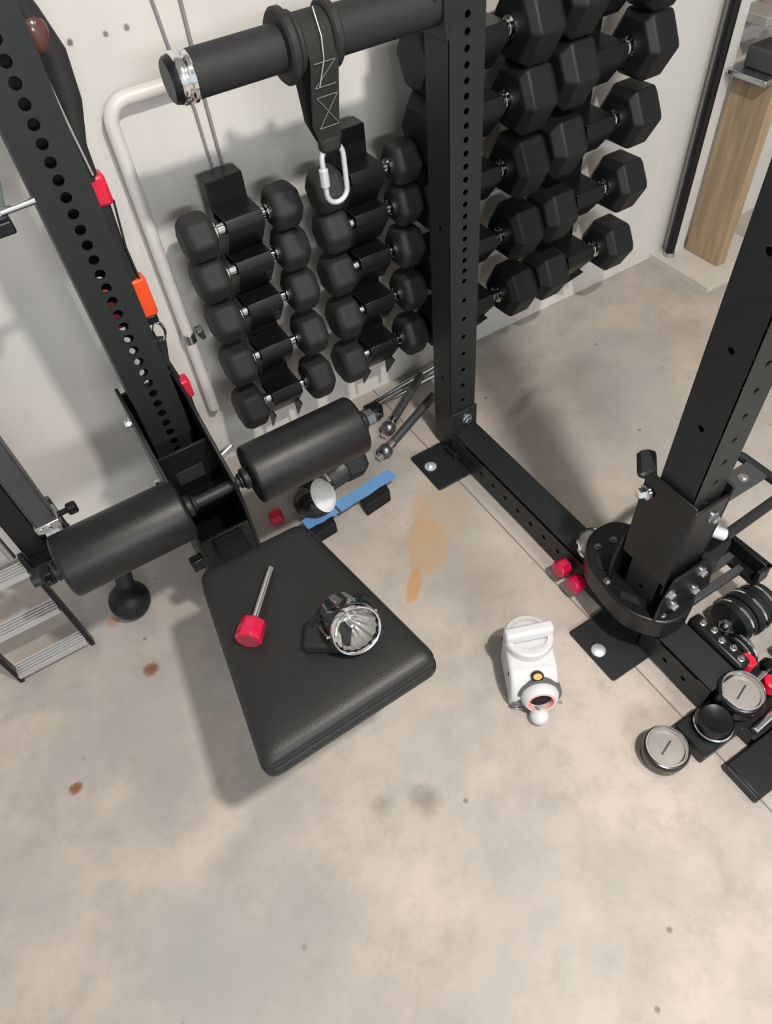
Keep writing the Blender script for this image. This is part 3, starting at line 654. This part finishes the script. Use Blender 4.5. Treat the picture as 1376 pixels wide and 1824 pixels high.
# rods between the right roller and the centre upright
for i, (p, q, lab) in enumerate((((-.075, .300, .012), (.25, .318, .030), 'upper one of the two chrome rods by the foot of the wall'), ((-.085, .280, .010), (.25, .292, .018), 'lower one of the two chrome rods by the foot of the wall'))):
    b = MB(); b.cyl(p, q, .0072, seg=14, bev=.002); tag(build(b, 'chrome_rod', 'chrome'), lab, 'rod')
def tie(p, q, lab):
    p = Vector(p); q = Vector(q); d = (q - p).normalized(); t = empty('ball_end_bar', p, lab, 'bar')
    b = MB(); b.cyl(p + d * .03, q, .0125, seg=16, bev=.003); build(b, 'bar', 'lgrey', t)
    b = MB(); b.cyl(p + d * .014, p + d * .034, .0165, seg=20, bev=.002); build(b, 'chrome_collar', 'chrome', t)
    b = MB(); b.sphere(p, .0215, 20, 14); build(b, 'ball_end', 'dsteel', t)
    b = MB(); b.cyl(p - d * .018, p - d * .030, .010, seg=14); build(b, 'end_stud', 'chrome', t)
tie((-.100, .170, .024), (.080, .268, .062), 'dark bar with a ball end on the floor, the one nearer the wall')
tie((-.155, .098, .024), (.060, .172, .062), 'dark bar with a ball end on the floor, the one nearer the base plate')
b = MB(); b.tube([(-.305, ry, rz - .012), (-.24, .0, .25), (-.13, .20, .07), (-.10, .235, .03)], .004, 8)
hd = empty('bar_head', (-.10, .26, .02), 'black clamp head joining the chrome rods beside the right roller', 'clamp')
b = MB(); b.box(-.125, -.075, .235, .275, .0, .045); build(b, 'block', 'steel2', hd, .006)
b = MB(); b.cyl((-.10, .235, .025), (-.10, .222, .025), .012, seg=14, bev=.002); build(b, 'lock_screw', 'chrome', hd)

# ================================================================ white device on the floor
U = Vector((-.47, -.883, 0)).normalized(); Wd = Vector((.883, -.47, 0)).normalized(); O = Vector((-.270, -.574, 0))
def D(u, w_, z): return O + U * u + Wd * w_ + Vector((0, 0, z))
dv = empty('white_device', D(.06, .05, 0), 'white plastic device with a round dial grip and orange button standing on the floor', 'device')
prf = [(-.003, .0), (-.003, .085), (.006, .104), (.030, .110), (.083, .106), (.106, .085), (.120, .045), (.118, .0)]
b = MB(); b.prism([D(u, 0, z) for u, z in prf], Wd * .100); build(b, 'body', 'white', dv, .009, seg=4)
dc = D(.018, .050, .112); T = Vector((0, 0, 1)) * .96 + U * -.10; T.normalize()
b = MB(); b.lathe([(.050, -.012), (.052, -.004), (.052, .012), (.048, .016), (.040, .016), (.037, .010), (1e-4, .008)], dc, T, 40); dial = build(b, 'dial', 'white', dv)
Mx = Matrix((( Wd.x, -U.x, T.x, dc.x), (Wd.y, -U.y, T.y, dc.y), (Wd.z, 0, T.z, dc.z), (0, 0, 0, 1)))
b = MB(); b.box(-.052, .052, -.014, .012, .010, .040, Mx @ Matrix.Rotation(.12, 4, 'Z')); build(b, 'grip_bar', 'white', dial, .008, seg=4)
nrm = Vector((0, 0, .027)) + U * .023; nrm.normalize()
pb = D(.092, .052, .106)
n2 = (U * .65 + Vector((0, 0, .76))).normalized()
b = MB(); b.lathe([(.011, -.001), (.011, .003), (.009, .004)], D(.097, .055, .0985), n2, 24, up=U, sx=1.2); bz = build(b, 'button_bezel', 'dark', dv)
b = MB(); b.lathe([(.0065, 0), (.0065, .0025)], D(.097, .055, .0985) + n2 * .003, n2, 20, up=U, sx=1.4); build(b, 'button', 'amber', bz)
sc_ = D(.116, .060, .050); n3 = (U * .97 + Vector((0, 0, .22))).normalized()
b = MB(); b.lathe([(.047, -.010), (.047, .0015), (.045, .002)], sc_, n3, 36); build(b, 'dark_surround', 'grey', dv)
b = MB(); b.lathe([(.039, 0), (.040, .006), (.035, .018), (.030, .022), (.026, .018), (.024, .004)], sc_, n3, 36, caps=False); sn = build(b, 'snout_ring', 'white', dv)
b = MB(); b.lathe([(.026, 0), (.029, .0035), (.0255, .0048), (.0235, -.004)], sc_ + n3 * .0175, n3, 30, caps=False); build(b, 'pink_rim', 'pink', sn)
b = MB(); b.lathe([(.0235, 0), (.0235, .003)], sc_ + n3 * .0065, n3, 30); build(b, 'opening', 'dark', sn)
b = MB(); b.prism([D(.1185, .003, .003), D(.1185, .048, .003), D(.1205, .048, .032), D(.1205, .003, .032)], U * .004); sr = build(b, 'screen', 'grey', dv, .001)
b = MB(); b.prism([D(.1245, .010, .006), D(.1245, .044, .006), D(.1245, .044, .010), D(.1245, .010, .010)], U * .001); build(b, 'screen_edge', 'chrome', sr)
for u, w_, z in ((.080, .0, .085), (.004, .0, .095), (.080, .100, .08)):
    b = MB(); s_ = -1 if w_ < .05 else 1; b.cyl(D(u, w_ - s_ * .002, z), D(u, w_ + s_ * .0012, z), .004, seg=12); build(b, 'screw_hole', 'dark', dv)
bl = empty('white_ball', D(.168, .045, .0), 'small white ball in front of the white device', 'ball')
bc = D(.149, .056, .0205)
b = MB(); b.sphere(bc, .0200, 24, 16); build(b, 'ball', 'white', bl)
k = (cam.matrix_world.translation - bc).normalized() + Vector((.35, .55, 0)); k.normalize()
b = MB(); b.cyl(bc + k * .017, bc + k * .0198, .0036, seg=14); build(b, 'plug', 'dark', bl)
b = MB(); b.cyl(bc + k * .019, bc + k * .034, .0016, seg=8); build(b, 'stem', 'satin', bl)

# ================================================================ carriage around the right upright
cg = empty('trolley_carriage', (.03, -.66, .1), 'bulky black steel carriage clasped low round the right upright', 'carriage')
b = MB(); b.box(-.010, -.003, -.728, -.615, .26, .500); b.box(.079, .086, -.728, -.615, .26, .500); b.box(-.003, .079, -.728, -.720, .22, .480); build(b, 'sleeve', 'steel2', cg, .003)
ol = roundpoly([(-.034, -.555), (-.052, -.695), (-.005, -.765), (.060, -.770), (.16, -.700), (.145, -.585), (.10, -.500), (.02, -.50)], .040, 5)
b = MB(); b.pillow(ol, [(.0, .100), (0, .157), (.003, .160)]); hs = build(b, 'housing', 'steel2', cg, .002)
b = MB(); b.prism([(x, y, .1605) for x, y in [(-.010, -.600), (-.022, -.585), (-.010, -.560), (.016, -.568), (.026, -.590), (.012, -.606)]], (0, 0, .0015)); build(b, 'hex_slot', 'dark', hs)
b = MB(); b.prism([(x, y, .1605) for x, y in [(-.036, -.665), (-.024, -.650), (-.008, -.685), (-.016, -.702)]], (0, 0, .0015)); build(b, 'oval_slot', 'dark', hs)
for p in ((.015, -.540), (.055, -.545), (-.030, -.618), (.006, -.740), (.10, -.735), (.11, -.60)):
    bolt((*p, .160), (0, 0, 1), .006, .007, hs, m='dsteel')
for y in (-.612, -.744):
    b = MB(); b.prism([(x, y, z) for x, z in [(-.02, .160), (.135, .160), (.115, .235), (.085, .30), (-.006, .30), (-.02, .22)]], (0, .007, 0)); build(b, 'cheek_plate', 'steel2', cg, .002)
for y in (-.625, -.728):
    b = MB(); b.cyl((.115, y - .01, .22), (.115, y + .01, .22), .026, seg=24, bev=.003); build(b, 'guide_wheel', 'rubber', cg)
for p in ((-.010, -.744, .26), (.07, -.744, .27), (.075, -.744, .20), (.02, -.744, .19)): bolt(p, (0, -1, 0), .008, .012, cg, m='satin')
bolt((.05, -.728, .44), (0, -1, 0), .009, .012, cg, m='satin')
# clamp knob at upper left of the carriage
b = MB(); b.cyl((-.003, -.622, .485), (.010, -.606, .485), .008, seg=12); b.cyl((-.010, -.618, .488), (.018, -.585, .500), .0175, seg=8, bev=.003); kb = build(b, 'clamp_knob', 'steel', cg)
bolt((-.010, -.630, .455), (-1, .3, 0), .011, .022, cg)
# side rails running right
for y, z in ((-.690, .150), (-.715, .140), (-.745, .128)):
    b = MB(); b.box(.06, .235, y - .008, y + .008, z, z + .020); build(b, 'slide_rail', 'lgrey', cg, .002)
b = MB(); b.box(.225, .262, -.790, -.675, .130, .142); b.box(.250, .262, -.790, -.675, .142, .18); b.box(.225, .262, -.790, -.780, .142, .18); build(b, 'end_bracket', 'steel2', cg, .002)
tb = [(x, y) for x, y in roundpoly([(.130, -.735), (.225, -.710), (.225, -.640), (.150, -.630)], .025)]
b = MB(); b.pillow(tb, [(0, .205), (0, .213)]); tbo = build(b, 'tab_plate', 'steel', cg, .001)
b = MB(); b.lathe([(.012, 0), (.012, .0015)], (.186, -.685, .2132), (0, 0, 1), 20, sx=.7); build(b, 'tab_hole', 'dark', tbo)
# handle frame
hf = empty('handle_frame', (.30, -.65, .27), 'grey steel handle frame bolted to the right side of the carriage', 'handle')
b = MB(); b.box(.095, .335, -.668, -.615, .300, .307); pf = build(b, 'flat_plate', 'lgrey', hf, .002)
for x in (.15, .215, .285): bolt((x, -.643, .307), (0, 0, 1), .008, .006, pf, m='satin')
b = MB(); b.tube([(.085, -.575, .30), (.20, -.560, .30), (.30, -.560, .30), (.325, -.570, .30), (.335, -.60, .30), (.337, -.70, .30), (.325, -.715, .30), (.145, -.722, .30)], .011, 12); build(b, 'loop_tube', 'steel', hf)
b = MB(); b.cyl((.150, -.722, .30), (.122, -.690, .31), .0125, seg=14, bev=.003); build(b, 'tube_end', 'zinc', hf)
b = MB(); b.box(.09, .31, -.600, -.592, .285, .31); build(b, 'angle_bar', 'steel2', hf, .001)

# segmented weights with chrome rims right of the carriage
def spool(x0, x1, y, z, r, n, label, handle=True):
    t = empty('selector_dumbbell', ((x0 + x1) / 2, y, 0), label, 'adjustable dumbbell')
    L = (x1 - x0) / n
    for i in range(n):
        rr_ = r * (1 - .10 * abs(i - (n - 1) / 2) / max(1, n / 2))
        b = MB(); b.cyl((x0 + i * L + .001, y, z), (x0 + (i + 1) * L - .001, y, z), rr_, seg=32, bev=.003); p = build(b, 'weight_disc', 'rubber2', t)
        b = MB(); b.lathe([(rr_ * .99, 0), (rr_ * 1.02, .001), (rr_ * 1.02, .0055), (rr_ * .99, .0065)], (x0 + (i + .5) * L - .003, y, z), (1, 0, 0), 32); build(b, 'chrome_rim', 'chrome', p)
    b = MB(); b.cyl((x0 - .022, y, z), (x1 + .022, y, z), .009, seg=16, bev=.002); build(b, 'axle', 'chrome', t)
    for x in (x0 - .012, x1 + .004):
        b = MB(); b.cyl((x, y, z), (x + .008, y, z), .016, seg=6); build(b, 'lock_nut', 'satin', t)
    return t
spool(.168, .275, -.805, .054, .052, 3, 'black segmented dumbbell on the floor, the larger one nearest the sliding rails')
spool(.128, .156, -.858, .043, .042, 2, 'black segmented dumbbell on the floor between the base beam and the larger one')
t = empty('tie_bar', (.23, -.90, .03), 'chrome bar with black clamps on the floor at the right edge', 'bar')
b = MB(); b.cyl((.118, -.925, .032), (.36, -.905, .036), .007, seg=14, bev=.002); build(b, 'bar', 'chrome', t)
for x in (.16, .215, .26):
    b = MB(); b.cyl((x, -.921, .033), (x + .022, -.919, .034), .030 if x > .2 else .022, seg=24, bev=.005); build(b, 'clamp', 'steel2', t)
b = MB(); b.cyl((.165, -.955, .02), (.20, -.952, .02), .018, seg=20, bev=.004); tag(build(b, 'floor_clamp', 'steel2'), 'small black clamp on the floor beside the chrome bar', 'clamp')
b = MB(); b.box(.078, .112, -.90, -.76, .0, .10); sb_ = tag(build(b, 'side_block', 'steel2', bevel=.008), 'black block standing against the right side of the front base beam', 'block')
for q in range(5): bolt((.095 + .006 * (q % 2), -.785 - .025 * q, .100), (0, 0, 1), .0055, .010, sb_, m='chrome')

# cups with chrome rims on the base beam
def cup(c, r, h, label, lens=True, name='rim_lamp'):
    t = empty(name, (c[0], c[1], c[2] - h), label, 'lamp')
    b = MB(); b.lathe([(r * .95, -h), (r * 1.08, -h * .9), (r * 1.16, -h * .35), (r * 1.17, -.010), (r * 1.10, -.003), (r * 1.0, -.002), (r * .95, -.014)], c, (0, 0, 1), 40); build(b, 'body', 'gloss', t)
    b = MB(); b.lathe([(r * .90, -.012), (r * .92, .002), (r * .98, .006), (r * 1.03, .003), (r * 1.03, -.004)], c, (0, 0, 1), 44, caps=False); build(b, 'chrome_rim', 'chrome', t)
    b = MB(); b.lathe([(r * .91, -.013), (r * .90, -.010), (r * .5, -.0085), (1e-4, -.008)], c, (0, 0, 1), 36); build(b, 'face', 'face', t)
    b = MB(); b.box(-r * .45, r * .45, -.0015, .0015, -.008, -.006, Matrix.Translation(c) @ Matrix.Rotation(.30, 4, 'Z')); build(b, 'slot_bar', 'lgrey', t)
    b = MB(); b.lathe([(r * .91, -.001), (1e-4, .0005)], c, (0, 0, 1), 36, caps=False); build(b, 'lens', 'glass', t)
    return t
M['gloss'] = mat('glossy_black_shell', (.006, .006, .007), .22, 0, .05)
M['face'] = mat('satin_silver_face', (.46, .42, .40), .3, .1, .1, 20)
cup((-.134, -.926, .050), .0395, .0495, 'round black housing with a chrome ringed silver face, leftmost of those on the front foot')
cup((.050, -.932, .092), .041, .050, 'raised chrome ringed silver face beside the red knobs at the right edge')
b = MB(); b.pillow(roundpoly([(-.085, -.980), (.02, -.980), (.02, -1.008), (.15, -1.008), (.15, -.901), (-.085, -.901)], .006), [(.002, .0005), (0, .003), (0, .034), (.003, .037)])
ar = empty('crossbar', (-.02, -.94, .0), 'flat black bar across the front end of the base beam under the chrome ringed lamps', 'bar')
build(b, 'bar', 'steel2', ar)
t = empty('black_cup', (-.026, -.942, .037), 'round all black cup with chrome glints between the two chrome ringed faces', 'cup')
b = MB(); b.lathe([(.034, 0), (.037, .008), (.036, .028), (.030, .036), (.020, .034), (1e-4, .032)], (-.026, -.942, .037), (0, 0, 1), 36); build(b, 'body', 'gloss', t)
b = MB(); b.lathe([(.0355, -.002), (.0385, 0), (.0385, .004), (.0355, .006)], (-.026, -.942, .048), (0, 0, 1), 36, caps=False); build(b, 'chrome_band', 'chrome', t)
for p, lab in (((.125, -.890, .112), 'red knob behind the raised chrome ringed face at the right edge'), ((.128, -.950, .112), 'red knob right of the raised chrome ringed face at the right edge')):
    b = MB(); b.lathe([(.014, 0), (.018, .003), (.018, .026), (.014, .029)], (p[0] - .01, p[1], p[2] - .06), (.2, 0, 1), 10); tag(build(b, 'red_pin', 'redp'), lab, 'pin')
b = MB(); b.cyl((.03, -.995, .046), (.19, -.985, .046), .009, seg=16, bev=.002); tag(build(b, 'chrome_rod', 'chrome'), 'chrome rod resting on the front foot at the right edge', 'rod')

# chrome cup and red knobs on the long base beam
t = empty('beam_lamp', (.028, -.53, .085), 'round chrome and black lamp sitting on the long base beam beside the carriage', 'lamp')
A = Vector((-.35, -.35, .86)).normalized(); c = Vector((.030, -.516, .128))
b = MB(); b.lathe([(.020, -.040), (.036, -.034), (.040, -.012), (.040, .0), (.034, .003)], c, A, 32); build(b, 'body', 'gloss', t)
b = MB(); b.lathe([(.038, .001), (.038, .004), (.034, .008), (.030, .004)], c, A, 36, caps=False); build(b, 'chrome_rim', 'chrome', t)
b = MB(); b.lathe([(.031, .003), (.024, .010), (.012, .014), (1e-4, .0155)], c, A, 32); build(b, 'lens', 'face', t)
for p, lab in (((-.010, -.490, .050), 'red knob against the long base beam, the one further from the carriage'), ((-.012, -.541, .050), 'red knob against the long base beam, the one nearer the carriage')):
    q = Vector(p); d = Vector((-1, 0, .12)).normalized()
    t = empty('magnetic_pin', (0, q.y, q.z), lab, 'pin')
    b = MB(); b.lathe([(.018, 0), (.021, .003), (.021, .028), (.017, .032)], (q.x - .002, q.y, q.z), d, 8, rot=.39); build(b, 'knob', 'red', t, .001)
    b = MB(); b.cyl((.0, q.y, q.z), (q.x - .002, q.y, q.z), .009, seg=12); build(b, 'shaft', 'steel2', t)
